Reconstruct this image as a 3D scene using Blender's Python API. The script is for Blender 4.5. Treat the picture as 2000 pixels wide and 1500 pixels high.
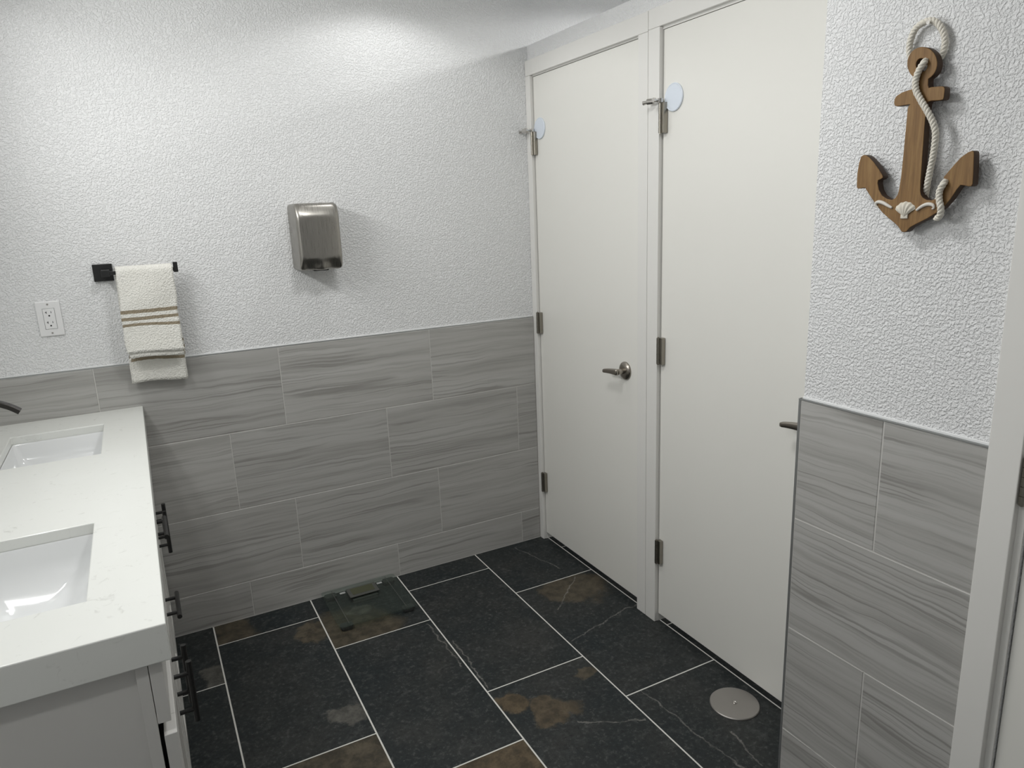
import bpy, bmesh, math, random
from mathutils import Matrix, Vector, Quaternion
for o in list(bpy.data.objects):
    bpy.data.objects.remove(o)
SC = bpy.context.scene
COL = SC.collection
R = math.radians
random.seed(7)

# ------------------------------------------------------------------ camera
CF, CAMP = 1400.88, Vector((-1.4975, -2.8008, 1.5467))
YAW, PITCH, ROLL = 0.4773, -0.2382, -0.0403
_fw = Vector((math.sin(YAW)*math.cos(PITCH), math.cos(YAW)*math.cos(PITCH), math.sin(PITCH)))
_r0 = Vector((math.cos(YAW), -math.sin(YAW), 0)); _u0 = _r0.cross(_fw)
_rt = math.cos(ROLL)*_r0 + math.sin(ROLL)*_u0
_up = -math.sin(ROLL)*_r0 + math.cos(ROLL)*_u0
cam = bpy.data.cameras.new('camera'); cam.sensor_width = 36; cam.lens = CF/2000*36; cam.clip_start = .02
camo = bpy.data.objects.new('camera', cam); COL.objects.link(camo)
camo.matrix_world = Matrix(((_rt.x, _up.x, -_fw.x, CAMP.x), (_rt.y, _up.y, -_fw.y, CAMP.y), (_rt.z, _up.z, -_fw.z, CAMP.z), (0, 0, 0, 1)))
SC.camera = camo

def pix(u, v, axis, val):
    """photo pixel -> point on the plane axis = val"""
    d = _rt*((u-1000)/CF) + _up*((750-v)/CF) + _fw
    return CAMP + d*((val-CAMP[axis])/d[axis])

# ------------------------------------------------------------------ world, lights, exposure
W = bpy.data.worlds.new('world'); SC.world = W; W.use_nodes = True
W.node_tree.nodes['Background'].inputs[0].default_value = (.75, .8, .85, 1)
W.node_tree.nodes['Background'].inputs[1].default_value = .02
CEIL = 2.45
def can_light(x, y, power, angle=140, blend=.35, col=(.995, .998, .985)):
    l = bpy.data.lights.new('downlight', 'SPOT'); l.energy = power; l.spot_size = R(angle); l.spot_blend = blend
    l.shadow_soft_size = .055; l.color = col
    o = bpy.data.objects.new('downlight_lamp', l); COL.objects.link(o); o.location = (x, y, CEIL-.02)
    return o
CANS = [(-.56, -.36, 5.6, 142, .3), (-1.93, -.42, 3, 142, .3), (-1.85, -2.25, 21, 140, .5), (.84, -.62, 15, 172, .08), (.84, -1.4, 14, 172, .08)]  # third entry is an added camera-side fill, no such lamp known
for c in CANS:
    can_light(*c)
va = bpy.data.lights.new('vanity_light', 'AREA'); va.shape = 'RECTANGLE'; va.size = .9; va.size_y = .08; va.energy = 9.5; va.color = (.995, .998, .98)
vo = bpy.data.objects.new('vanity_light_lamp', va); COL.objects.link(vo); vo.location = (-1.95, -.86, 2.0)
vo.rotation_euler = Vector((.9, -.12, -.2)).to_track_quat('-Z', 'Y').to_euler()
fm = bpy.data.lights.new('fill_light', 'AREA'); fm.shape = 'DISK'; fm.size = .26; fm.energy = 7.8; fm.color = (.995, .998, .985)  # added mid-room fill to even out the light, no fixture known here
fo = bpy.data.objects.new('fill_light_lamp', fm); COL.objects.link(fo); fo.location = (-.85, -1.35, CEIL-.045)
vs = SC.view_settings
vs.view_transform = 'Standard'; vs.look = 'None'; vs.gamma = 1; vs.use_curve_mapping = False
vs.exposure = 0.08

# ------------------------------------------------------------------ helpers
def link(o, parent=None):
    COL.objects.link(o)
    if parent is not None:
        o.parent = parent
    return o
def empty(name, loc=(0, 0, 0), parent=None):
    o = bpy.data.objects.new(name, None); o.location = loc; o.empty_display_size = .02
    return link(o, parent)
def tag(o, label, cat=None, group=None, kind=None):
    o['label'] = label
    if cat: o['category'] = cat
    if group: o['group'] = group
    if kind: o['kind'] = kind
    return o
def mesh_obj(name, me, mat, parent=None, M=None):
    o = bpy.data.objects.new(name, me)
    if mat is not None and not me.materials:
        me.materials.append(mat)
    link(o, parent)
    if M is not None:
        if parent is not None:
            o.matrix_parent_inverse = Matrix.Identity(4)
            bw = parent_world(parent)
            o.matrix_basis = bw.inverted() @ M
        else:
            o.matrix_basis = M
    return o
def parent_world(o):
    m = o.matrix_basis.copy()
    while o.parent is not None:
        o = o.parent; m = o.matrix_basis @ m
    return m
def from_bm(name, bm, mat, parent=None, M=None, smooth=False):
    bmesh.ops.recalc_face_normals(bm, faces=bm.faces)
    me = bpy.data.meshes.new(name); bm.to_mesh(me); bm.free()
    if smooth:
        for p in me.polygons: p.use_smooth = True
    if M is None: M = Matrix.Identity(4)
    return mesh_obj(name, me, mat, parent, M)
def add_box(bm, lo, hi, bevel=0, seg=2):
    lo, hi = Vector(lo), Vector(hi)
    for k in range(3):
        if lo[k] > hi[k]: lo[k], hi[k] = hi[k], lo[k]
    vs_ = [bm.verts.new((x, y, z)) for x in (lo.x, hi.x) for y in (lo.y, hi.y) for z in (lo.z, hi.z)]
    fs = [bm.faces.new([vs_[i] for i in f]) for f in ((0, 1, 3, 2), (4, 6, 7, 5), (0, 4, 5, 1), (2, 3, 7, 6), (0, 2, 6, 4), (1, 5, 7, 3))]
    bmesh.ops.recalc_face_normals(bm, faces=fs)
    if bevel:
        es = list({e for f in fs for e in f.edges})
        bmesh.ops.bevel(bm, geom=es, offset=bevel, segments=seg, profile=.5, affect='EDGES')
def box(name, lo, hi, mat, parent=None, bevel=0, seg=2, M=None):
    bm = bmesh.new(); add_box(bm, lo, hi, bevel, seg); return from_bm(name, bm, mat, parent, M)
def add_cyl(bm, a, b, r, n=20, r2=None, caps=True):
    a, b = Vector(a), Vector(b); ax = (b-a).normalized()
    s = ax.orthogonal().normalized(); t = ax.cross(s); r2 = r if r2 is None else r2
    A = [bm.verts.new(a+(s*math.cos(2*math.pi*i/n)+t*math.sin(2*math.pi*i/n))*r) for i in range(n)]
    Bv = [bm.verts.new(b+(s*math.cos(2*math.pi*i/n)+t*math.sin(2*math.pi*i/n))*r2) for i in range(n)]
    for i in range(n):
        bm.faces.new((A[i], A[(i+1) % n], Bv[(i+1) % n], Bv[i]))
    if caps:
        bm.faces.new(A[::-1]); bm.faces.new(Bv)
def add_lathe(bm, prof, axis_o, axis_d, n=32):
    """prof: (radius, height) list, revolved about axis"""
    o, d = Vector(axis_o), Vector(axis_d).normalized(); s = d.orthogonal().normalized(); t = d.cross(s)
    rings = []
    for r, h in prof:
        if r < 1e-6: rings.append([bm.verts.new(o+d*h)])
        else: rings.append([bm.verts.new(o+d*h+(s*math.cos(2*math.pi*i/n)+t*math.sin(2*math.pi*i/n))*r) for i in range(n)])
    for a, b in zip(rings, rings[1:]):
        for i in range(n):
            j = (i+1) % n
            if len(a) == 1 and len(b) == 1: continue
            if len(a) == 1: bm.faces.new((a[0], b[j], b[i]))
            elif len(b) == 1: bm.faces.new((a[i], a[j], b[0]))
            else: bm.faces.new((a[i], a[j], b[j], b[i]))
def add_tube(bm, pts, r, n=8, caps=True):
    pts = [Vector(p) for p in pts]; rings = []; nrm = None
    for i, p in enumerate(pts):
        t = (pts[min(i+1, len(pts)-1)]-pts[max(i-1, 0)]).normalized()
        nrm = t.orthogonal().normalized() if nrm is None else (nrm - t*nrm.dot(t)).normalized()
        b = t.cross(nrm); rr = r[i] if isinstance(r, (list, tuple)) else r
        rings.append([bm.verts.new(p+(nrm*math.cos(2*math.pi*k/n)+b*math.sin(2*math.pi*k/n))*rr) for k in range(n)])
    for a, b in zip(rings, rings[1:]):
        for k in range(n):
            bm.faces.new((a[k], a[(k+1) % n], b[(k+1) % n], b[k]))
    if caps:
        bm.faces.new(rings[0][::-1]); bm.faces.new(rings[-1])
def spline(pts, n=8):
    pts = [Vector(p) for p in pts]; P = [2*pts[0]-pts[1]]+pts+[2*pts[-1]-pts[-2]]; out = []
    for i in range(1, len(P)-2):
        a, b, c, d = P[i-1:i+3]
        for k in range(n):
            t = k/n
            out.append(.5*((2*b)+(c-a)*t+(2*a-5*b+4*c-d)*t*t+(3*b-3*c+d-a)*t*t*t))
    out.append(pts[-1]); return out
def frame(o, X, Y):
    X, Y = Vector(X), Vector(Y); Z = X.cross(Y)
    return Matrix(((X.x, Y.x, Z.x, o[0]), (X.y, Y.y, Z.y, o[1]), (X.z, Y.z, Z.z, o[2]), (0, 0, 0, 1)))
def fr_back(x, y, z): return frame((x, y, z), (1, 0, 0), (0, 0, 1))       # local Z points into the room (-y)
def fr_side(x, y, z): return frame((x, y, z), (0, -1, 0), (0, 0, 1))      # local Z points into the room (-x)
TM = {}
def tile_mesh(w, h, t, b=.0012):
    k = (round(w, 4), round(h, 4), t)
    if k in TM: return TM[k]
    v = []
    for (i, z) in ((0, 0), (0, t-b), (b, t)):
        v += [(-w/2+i, -h/2+i, z), (w/2-i, -h/2+i, z), (w/2-i, h/2-i, z), (-w/2+i, h/2-i, z)]
    f = [(3, 2, 1, 0), (8, 9, 10, 11)]
    for l in (0, 4):
        f += [(l+i, l+(i+1) % 4, l+4+(i+1) % 4, l+4+i) for i in range(4)]
    me = bpy.data.meshes.new('tile'); me.from_pydata(v, [], f); me.update(); TM[k] = me
    return me

# ------------------------------------------------------------------ materials
class NT:
    def __init__(s, name):
        s.m = bpy.data.materials.new(name); s.m.use_nodes = True; s.t = s.m.node_tree
        s.b = s.t.nodes['Principled BSDF']; s.out = s.t.nodes['Material Output']
    def n(s, kind, **kw):
        nd = s.t.nodes.new('ShaderNode'+kind)
        for k, v in kw.items(): setattr(nd, k, v)
        return nd
    def l(s, a, b): s.t.links.new(a, b)
    def put(s, sock, v):
        if isinstance(v, bpy.types.NodeSocket): s.l(v, sock)
        else: sock.default_value = v
    def math(s, op, a, b=0., c=0.):
        nd = s.n('Math', operation=op)
        for i, v in enumerate((a, b, c)): s.put(nd.inputs[i], v)
        return nd.outputs[0]
    def vmath(s, op, a, b=(0, 0, 0), scale=None):
        nd = s.n('VectorMath', operation=op); s.put(nd.inputs[0], a); s.put(nd.inputs[1], b)
        if scale is not None: s.put(nd.inputs['Scale'], scale)
        return nd.outputs['Value'] if op in ('DOT_PRODUCT', 'LENGTH', 'DISTANCE') else nd.outputs['Vector']
    def noise(s, vec, scale=5, detail=3, rough=.5, dist=0, color=False):
        nd = s.n('TexNoise'); s.put(nd.inputs['Vector'], vec); s.put(nd.inputs['Scale'], scale)
        nd.inputs['Detail'].default_value = detail; nd.inputs['Roughness'].default_value = rough; nd.inputs['Distortion'].default_value = dist
        return nd.outputs['Color' if color else 'Fac']
    def ramp(s, fac, stops, interp='LINEAR'):
        nd = s.n('ValToRGB'); s.put(nd.inputs[0], fac); e = nd.color_ramp; e.interpolation = interp
        while len(e.elements) < len(stops): e.elements.new(.5)
        for el, (p, c) in zip(e.elements, stops):
            el.position = p; el.color = (c, c, c, 1) if not isinstance(c, tuple) else (*c, 1)
        return nd.outputs[0]
    def mix(s, f, a, b, blend='MIX'):
        nd = s.n('Mix', data_type='RGBA', blend_type=blend)
        s.put(nd.inputs[0], f)
        for i, v in ((6, a), (7, b)):
            s.put(nd.inputs[i], (*v, 1) if isinstance(v, tuple) and len(v) == 3 else v)
        return nd.outputs[2]
    def sep(s, v):
        nd = s.n('SeparateXYZ'); s.l(v, nd.inputs[0]); return nd.outputs
    def comb(s, x, y, z):
        nd = s.n('CombineXYZ')
        for i, v in enumerate((x, y, z)): s.put(nd.inputs[i], v)
        return nd.outputs[0]
    def smooth(s, v, lo, hi, a=0., b=1.):
        nd = s.n('MapRange', interpolation_type='SMOOTHSTEP'); s.put(nd.inputs[0], v); s.put(nd.inputs[1], lo); s.put(nd.inputs[2], hi)
        s.put(nd.inputs[3], a); s.put(nd.inputs[4], b); return nd.outputs[0]
    def bump(s, h, strength, dist):
        nd = s.n('Bump'); nd.inputs['Strength'].default_value = strength; nd.inputs['Distance'].default_value = dist
        s.l(h, nd.inputs['Height']); s.l(nd.outputs[0], s.b.inputs['Normal'])
    def coord(s): return s.n('TexCoord').outputs['Object']
    def set(s, col=None, rough=None, metal=None, spec=None, **kw):
        b = s.b.inputs
        if col is not None: s.put(b['Base Color'], (*col, 1) if isinstance(col, tuple) else col)
        if rough is not None: s.put(b['Roughness'], rough)
        if metal is not None: b['Metallic'].default_value = metal
        if spec is not None: b['Specular IOR Level'].default_value = spec
        for k, v in kw.items(): b[k].default_value = v
        return s
def plain(name, col, rough=.5, metal=0., spec=.5, var=.04, vs_=12., bump=0., **kw):
    """procedural base: colour with a slight noise variation"""
    t = NT(name); n = t.noise(t.coord(), vs_, 3)
    lo = tuple(c*(1-var) for c in col); hi = tuple(min(1, c*(1+var)) for c in col)
    t.set(t.mix(n, lo, hi), rough, metal, spec, **kw)
    if bump: t.bump(t.noise(t.coord(), vs_*20, 2), bump, .001)
    return t.m
M = {}
# textured plaster
t = NT('plaster'); c = t.coord()
cw = t.vmath('ADD', c, t.vmath('SCALE', t.noise(c, 90, 2, color=True), scale=.007))
h1 = t.noise(cw, 175, 2.0, .5); h2 = t.noise(c, 420, 2)
hh = t.math('ADD', t.smooth(h1, .36, .66), t.math('MULTIPLY', h2, .25))
t.set(t.mix(t.noise(c, 3, 2), (.835, .84, .845), (.86, .863, .866)), .55, 0, .35); t.bump(hh, .9, .002); M['plaster'] = t.m
M['ceiling'] = plain('ceiling_paint', (.82, .82, .81), .8, bump=.2)
M['paint'] = plain('door_paint', (.83, .82, .775), .28, spec=.45, var=.012, vs_=3)
M['casing'] = plain('casing_paint', (.80, .79, .76), .32, spec=.45, var=.012, vs_=4)
M['grout_floor'] = plain('floor_grout', (.72, .71, .67), .85, var=.1, vs_=40, bump=.3)
M['grout_wall'] = plain('wall_grout', (.57, .56, .535), .85, var=.06, vs_=40)
M['caulk'] = plain('white_caulk', (.83, .84, .84), .4, var=.01)
M['trim_metal'] = plain('edge_trim_metal', (.42, .43, .43), .35, .75, var=.05)
# veined wall tile
t = NT('wall_tile'); c = t.coord(); rnd = t.n('ObjectInfo').outputs['Random']
x, y, z = t.sep(c)[:3]
ro = t.math('MULTIPLY', rnd, 97.)
w1 = t.noise(t.comb(t.math('MULTIPLY', x, 3.2), t.math('MULTIPLY', y, 7.), ro), 1, 2)
w2 = t.noise(t.comb(t.math('MULTIPLY', x, 13.), t.math('MULTIPLY', y, 22.), ro), 1, 3)
yy = t.math('ADD', y, t.math('ADD', t.math('MULTIPLY', t.math('SUBTRACT', w1, .5), .034), t.math('MULTIPLY', t.math('SUBTRACT', w2, .5), .010)))
bandv = t.comb(t.math('MULTIPLY', x, .9), t.math('MULTIPLY', yy, 21.), ro)
b1 = t.noise(bandv, 1, 4, .62)
fine = t.noise(t.comb(t.math('MULTIPLY', x, 2.2), t.math('MULTIPLY', yy, 105.), ro), 1, 3, .6)
ln = t.noise(t.comb(t.math('MULTIPLY', x, .55), t.math('MULTIPLY', yy, 38.), t.math('ADD', ro, 31.)), 1, 1)
line = t.smooth(t.math('ABSOLUTE', t.math('SUBTRACT', ln, .5)), .0, .045, 1., 0.)
lmask = t.smooth(t.noise(t.comb(t.math('MULTIPLY', x, 2.), t.math('MULTIPLY', y, 9.), t.math('ADD', ro, 7.)), 1, 2), .42, .6)
colr = t.ramp(b1, [(.28, (.30, .295, .28)), (.46, (.385, .378, .362)), (.62, (.425, .42, .405)), (.78, (.40, .395, .38))])
colr = t.mix(t.smooth(fine, .47, .72, 0., .62), colr, (.27, .263, .248))
colr = t.mix(t.math('MULTIPLY', t.math('MULTIPLY', line, lmask), .62), colr, (.185, .178, .165))
tone = t.math('ADD', 1.04, t.math('MULTIPLY', rnd, .12))
tn = t.n('Mix', data_type='RGBA', blend_type='MULTIPLY'); tn.inputs[0].default_value = 1
t.l(colr, tn.inputs[6]); t.l(t.comb(tone, tone, tone), tn.inputs[7])
t.set(tn.outputs[2], .42, 0, .4); t.bump(fine, .12, .0008); M['wall_tile'] = t.m
# slate floor tile with per tile patches and veins
t = NT('slate_tile'); c = t.coord(); rnd = t.n('ObjectInfo').outputs['Random']
cr = t.vmath('ADD', c, t.comb(t.math('MULTIPLY', rnd, 37.), t.math('MULTIPLY', rnd, 53.), 0.))
def attr(nm, col=False):
    nd = t.n('Attribute', attribute_type='OBJECT', attribute_name=nm)
    return nd
big = t.noise(cr, 3.6, 6, .6); mid = t.noise(cr, 26, 8, .7); spk = t.noise(cr, 130, 4, .7)
col = t.ramp(big, [(.3, (.013, .019, .0215)), (.5, (.021, .025, .0255)), (.68, (.034, .0355, .034))])
col = t.mix(t.smooth(mid, .5, .68, 0., .55), col, (.062, .065, .064))
md2 = t.noise(cr, 75, 6, .75)
col = t.mix(t.smooth(md2, .52, .68, 0., .7), col, (.092, .094, .09))
col = t.mix(t.smooth(md2, .32, .47, .8, 0.), col, (.009, .0105, .011))
col = t.mix(t.smooth(mid, .28, .42, .55, 0.), col, (.012, .013, .013))
col = t.mix(t.smooth(spk, .66, .74, 0., .7), col, (.2, .2, .19))
warp = t.vmath('SCALE', t.vmath('SUBTRACT', t.noise(cr, 6.5, 7, .62, color=True), (.5, .5, .5)), scale=.26)
cwp = t.vmath('ADD', c, warp)
flat = t.vmath('MULTIPLY', cwp, (1, 1, 0))
for nm, pc, amt in (('patch_a', (.105, .078, .046), .85), ('patch_b', (.088, .072, .048), .75), ('patch_c', (.098, .075, .047), .8), ('patch_grey', (.135, .128, .112), .6)):
    a = attr(nm); s = t.sep(a.outputs['Vector'])
    d = t.vmath('DISTANCE', flat, t.comb(s[0], s[1], 0.))
    m = t.smooth(t.math('DIVIDE', d, t.math('MAXIMUM', s[2], 1e-4)), .72, 1.05, amt, 0.)
    m = t.math('MULTIPLY', m, t.math('GREATER_THAN', s[2], .002))
    pcol = t.mix(t.smooth(mid, .35, .65), tuple(q*.55 for q in pc), tuple(min(1, q*1.35) for q in pc))
    col = t.mix(m, col, pcol)
wv = t.vmath('ADD', c, t.vmath('SCALE', t.vmath('SUBTRACT', t.noise(cr, 14, 5, .65, color=True), (.5, .5, .5)), scale=.05))
wv = t.vmath('MULTIPLY', wv, (1, 1, 0))
for nm in ('vein_a', 'vein_b'):
    a = attr(nm); s = t.sep(a.outputs['Vector']); al = a.outputs['Alpha']
    A = t.comb(s[0], s[1], 0.); Bv = t.comb(s[2], al, 0.)
    AB = t.vmath('SUBTRACT', Bv, A); AP = t.vmath('SUBTRACT', wv, A)
    L2 = t.math('MAXIMUM', t.vmath('DOT_PRODUCT', AB, AB), 1e-6)
    tt = t.n('Clamp'); t.l(t.math('DIVIDE', t.vmath('DOT_PRODUCT', AP, AB), L2), tt.inputs[0])
    d = t.vmath('LENGTH', t.vmath('SUBTRACT', AP, t.vmath('SCALE', AB, scale=tt.outputs[0])))
    m = t.math('MULTIPLY', t.smooth(d, .0006, .0042, .5, 0.), t.math('GREATER_THAN', L2, .0005))
    m = t.math('MULTIPLY', m, t.smooth(mid, .36, .56, .25, 1.))
    col = t.mix(m, col, (.27, .26, .24))
t.set(col, t.smooth(mid, .3, .7, .5, .68), 0, .3)
t.bump(t.math('ADD', t.math('MULTIPLY', mid, .7), t.math('MULTIPLY', spk, .3)), .35, .0025); M['slate'] = t.m
# counter quartz
t = NT('quartz'); c = t.coord()
f1 = t.noise(c, 34, 5, .6, 1.2); f2 = t.noise(c, 7, 3)
q = t.mix(t.smooth(f1, .6, .74, 0., .6), (.80, .81, .775), (.56, .56, .525))
q = t.mix(t.smooth(f2, .35, .7, 0., .3), q, (.83, .84, .81))
t.set(q, .2, 0, .45); M['quartz'] = t.m
M['cabinet'] = plain('cabinet_paint', (.66, .65, .625), .35, var=.015)
M['cab_dark'] = plain('cabinet_gap', (.03, .03, .03), .8)
M['porcelain'] = plain('porcelain', (.80, .81, .81), .06, spec=.6, var=.005)
M['black_metal'] = plain('matte_black_metal', (.012, .012, .012), .38, .0, .5)
M['bronze'] = plain('oil_bronze', (.035, .032, .03), .34, .6)
M['chrome'] = plain('chrome', (.62, .60, .57), .14, 1.)
M['nickel'] = plain('satin_nickel', (.36, .33, .29), .26, 1., var=.06)
M['hinge'] = plain('hinge_nickel', (.33, .31, .27), .3, 1., var=.08)
# brushed stainless
t = NT('brushed_steel'); c = t.coord(); x, y, z = t.sep(c)[:3]
br = t.noise(t.comb(t.math('MULTIPLY', x, 900.), t.math('MULTIPLY', y, 14.), t.math('MULTIPLY', z, 14.)), 1, 2)
t.set(t.mix(br, (.30, .287, .262), (.385, .37, .342)), t.smooth(br, .3, .7, .26, .38), 1.)
t.bump(br, .05, .0005); M['steel'] = t.m
M['plate'] = plain('satin_plate', (.42, .40, .38), .42, .85, var=.03)
M['white_plastic'] = plain('white_plastic', (.82, .82, .82), .3, var=.01)
M['disc'] = plain('bumper_plastic', (.74, .80, .88), .3, var=.01)
M['slot'] = plain('dark_slot', (.01, .01, .01), .7)
M['rubber'] = plain('dark_grey_plastic', (.045, .047, .045), .55)
M['display_shell'] = plain('grey_plastic', (.085, .088, .08), .4)
M['lcd'] = plain('lcd', (.075, .08, .045), .18, var=.05)
# glass
t = NT('scale_glass'); nt = t.t
tr = t.n('BsdfTransparent'); tr.inputs[0].default_value = (.88, .92, .90, 1)
gl = t.n('BsdfGlossy'); gl.inputs['Roughness'].default_value = .03; gl.inputs[0].default_value = (.9, .95, .92, 1)
lw = t.n('LayerWeight'); lw.inputs[0].default_value = .5
ff = t.math('ADD', .03, t.math('MULTIPLY', t.math('POWER', lw.outputs['Facing'], 4.), .55))
mx = t.n('MixShader'); t.l(ff, mx.inputs[0]); t.l(tr.outputs[0], mx.inputs[1]); t.l(gl.outputs[0], mx.inputs[2])
t.l(mx.outputs[0], t.out.inputs[0]); M['glass'] = t.m
M['glass_strip'] = plain('frosted_strip', (.10, .115, .105), .35)
# towel
t = NT('towel'); uv = t.n('UVMap').outputs[0]; s = t.sep(uv)
c = t.coord(); wv = t.n('TexVoronoi'); wv.inputs['Scale'].default_value = 200; t.l(c, wv.inputs['Vector'])
vv = t.math('ADD', s[1], t.math('MULTIPLY', t.math('SUBTRACT', t.noise(c, 70, 2), .5), .004))
col = t.mix(t.noise(c, 30, 3), (.76, .745, .69), (.83, .82, .775))
for lo, hi in ((.154, .166), (.1785, .1895), (.202, .212), (-.326, -.315), (-.302, -.291), (-.278, -.268)):
    m = t.math('MULTIPLY', t.math('GREATER_THAN', vv, lo), t.math('LESS_THAN', vv, hi))
    col = t.mix(m, col, (.30, .255, .185))
t.set(col, .95, 0, .1); t.bump(wv.outputs['Distance'], .9, .0024); M['towel'] = t.m
# anchor wood
t = NT('anchor_wood'); c = t.coord(); x, y, z = t.sep(c)[:3]
g = t.noise(t.comb(t.math('MULTIPLY', x, 130.), t.math('MULTIPLY', y, 9.), z), 1, 4, .6, .6)
g2 = t.noise(t.comb(t.math('MULTIPLY', x, 420.), t.math('MULTIPLY', y, 30.), z), 1, 2)
col = t.ramp(g, [(.3, (.165, .085, .028)), (.5, (.235, .13, .046)), (.72, (.30, .178, .068))])
col = t.mix(t.smooth(g2, .55, .75, 0., .35), col, (.11, .058, .024))
t.set(col, .55, 0, .35); t.bump(g2, .2, .0006); M['wood'] = t.m
M['wood_edge'] = plain('burnt_wood_edge', (.055, .026, .010), .6, var=.2, vs_=60)
M['rope'] = plain('cotton_rope', (.84, .80, .71), .9, var=.08, vs_=300, bump=.4)
M['shell'] = plain('shell', (.70, .66, .57), .6, var=.08, vs_=90)
M['drift'] = plain('pale_shell_strip', (.74, .71, .65), .6, var=.05, vs_=90)

# ------------------------------------------------------------------ room shell
WB, XL, XP, XA = .006, -2.09, .087, -.106          # plaster planes: back wall y, left wall x, stall partition x, right (anchor) wall x
TF_A = -.114                                        # tile face on the right wall
YE, YF = -1.642, -3.7                               # end of the right wall, wall behind the camera
P, TW = .3068, .6151
Z4 = .1541; ZT = Z4+3*P
def structure(o, label=None):
    o['kind'] = 'structure'
    if label: o['label'] = label
    return o
fl = structure(box('floor', (XL-.1, YF-.1, -.08), (1.75, WB+.1, -.0012), M['grout_floor']), 'dark slate look tile floor with pale grout lines')
structure(box('ceiling', (XL-.1, YF-.1, CEIL), (1.75, WB+.1, CEIL+.08), M['ceiling']), 'white ceiling')
wb = structure(box('wall_back', (XL-.1, WB, -.002), (1.75, WB+.1, CEIL), M['plaster']), 'white textured wall with grey tile wainscot behind the hand dryer')
structure(box('wall_left', (XL-.1, YF, -.002), (XL, WB, CEIL), M['plaster']), 'white textured wall behind the vanity')
structure(box('wall_front', (XL-.1, YF-.1, -.002), (1.75, YF, CEIL), M['plaster']), 'white wall behind the viewer')
structure(box('wall_stall', (1.65, YF, -.002), (1.75, WB, CEIL), M['plaster']), 'white wall at the back of the stalls')
# partition with the two stall doors
D1a, D1b, D2a, D2b, DH = -.020, -.770, -.855, -1.605, 2.090
bm = bmesh.new()
for a, b in ((WB, D1a), (D1b, D2a), (D2b, YE)):
    add_box(bm, (XP, a, -.002), (XP+.1, b, DH))
add_box(bm, (XP, WB, DH), (XP+.1, YE, 2.203))
structure(from_bm('wall_partition', bm, M['plaster']), 'low white partition wall above the two stall doors')
structure(box('wall_divider', (XP+.1, -.77, -.002), (1.65, -.855, 2.203), M['plaster']), 'divider between the two stalls')
# right wall with its door opening
D3a, D3b = -2.150, -2.965
bm = bmesh.new()
add_box(bm, (XA, YE, -.002), (XA+.14, D3a, CEIL)); add_box(bm, (XA, D3b, -.002), (XA+.14, YF, CEIL)); add_box(bm, (XA, D3a, 2.09), (XA+.14, D3b, CEIL))
wr = structure(from_bm('wall_right', bm, M['plaster']), 'white textured wall with grey tile wainscot below the wooden anchor')
structure(box('wall_return', (XA+.14, YE, -.002), (1.65, YE-.12, CEIL), M['plaster']), 'white wall closing the second stall')

# wall tiles, back wall: tile faces at y = 0
GR = .0030
def wall_tiles(parent, mk, rows, lo, hi, tt, mat):
    """rows: (z0, z1, [joints]) ; mk(u, z) -> matrix of a tile centred at u along the wall"""
    for z0, z1, js in rows:
        cuts = [lo]+sorted(j for j in js if lo+.01 < j < hi-.01)+[hi]
        for a, b in zip(cuts, cuts[1:]):
            a2 = a+(GR/2 if a != lo else 0); b2 = b-(GR/2 if b != hi else 0)
            me = tile_mesh(b2-a2, (z1-z0)-GR, tt)
            mesh_obj('wall_tile', me, mat, parent, mk((a2+b2)/2, (z0+z1)/2))
ja = [-1.662+TW*i for i in range(-1, 4)]; jb = [-1.257+TW*i for i in range(-2, 4)]
rows = [(ZT-P, ZT, ja), (ZT-2*P, ZT-P, jb), (Z4, ZT-2*P, ja), (.001, Z4, jb)]
wall_tiles(wb, lambda u, z: fr_back(u, WB-.001, z), rows, XL, .0715, .007, M['wall_tile'])
box('grout', (XL, WB, .0), (.0715, WB-.0068, ZT-.0015), M['grout_wall'], wb)
box('edge_trim', (XL, WB, ZT-.0012), (.0715, -.0005, ZT+.0018), M['trim_metal'], wb)
box('caulk', (XL, WB, ZT+.0018), (.0715, WB-.0035, ZT+.0068), M['caulk'], wb, bevel=.0012)
box('caulk', (XL, WB, -.001), (.0715, -.0022, .0028), M['grout_wall'], wb)
# right wall tiles: faces at x = TF_A ; u runs along -y
yc = 1.6335
ra = [(ZT-P, ZT, [1.859]), (ZT-2*P, ZT-P, [yc+.64]), (Z4, ZT-2*P, [1.862]), (.001, Z4, [yc+.55])]
wall_tiles(wr, lambda u, z: fr_side(XA-.001, -u, z), ra, yc+.0075, 2.0785, .007, M['wall_tile'])
box('grout', (XA, -yc-.004, 0), (TF_A+.0012, -2.0785, ZT-.0015), M['grout_wall'], wr)
box('edge_trim', (XA, -yc, ZT-.0012), (TF_A-.0005, -2.0785, ZT+.0020), M['trim_metal'], wr)
box('corner_trim', (XA+.004, -yc-.0062, 0), (TF_A-.0006, -yc+.0002, ZT+.002), M['trim_metal'], wr, bevel=.0009)
box('caulk', (XA, YE+.001, ZT+.002), (XA-.004, -2.0785, ZT+.008), M['caulk'], wr, bevel=.0012)
# tiles round the end of the right wall
for z0, z1, js in ra:
    mesh_obj('wall_tile', tile_mesh(XP-XA-.016, z1-z0-GR, .007), M['wall_tile'], wr, frame(((XP+XA)/2, YE+.001, (z0+z1)/2), (-1, 0, 0), (0, 0, 1)))
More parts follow.
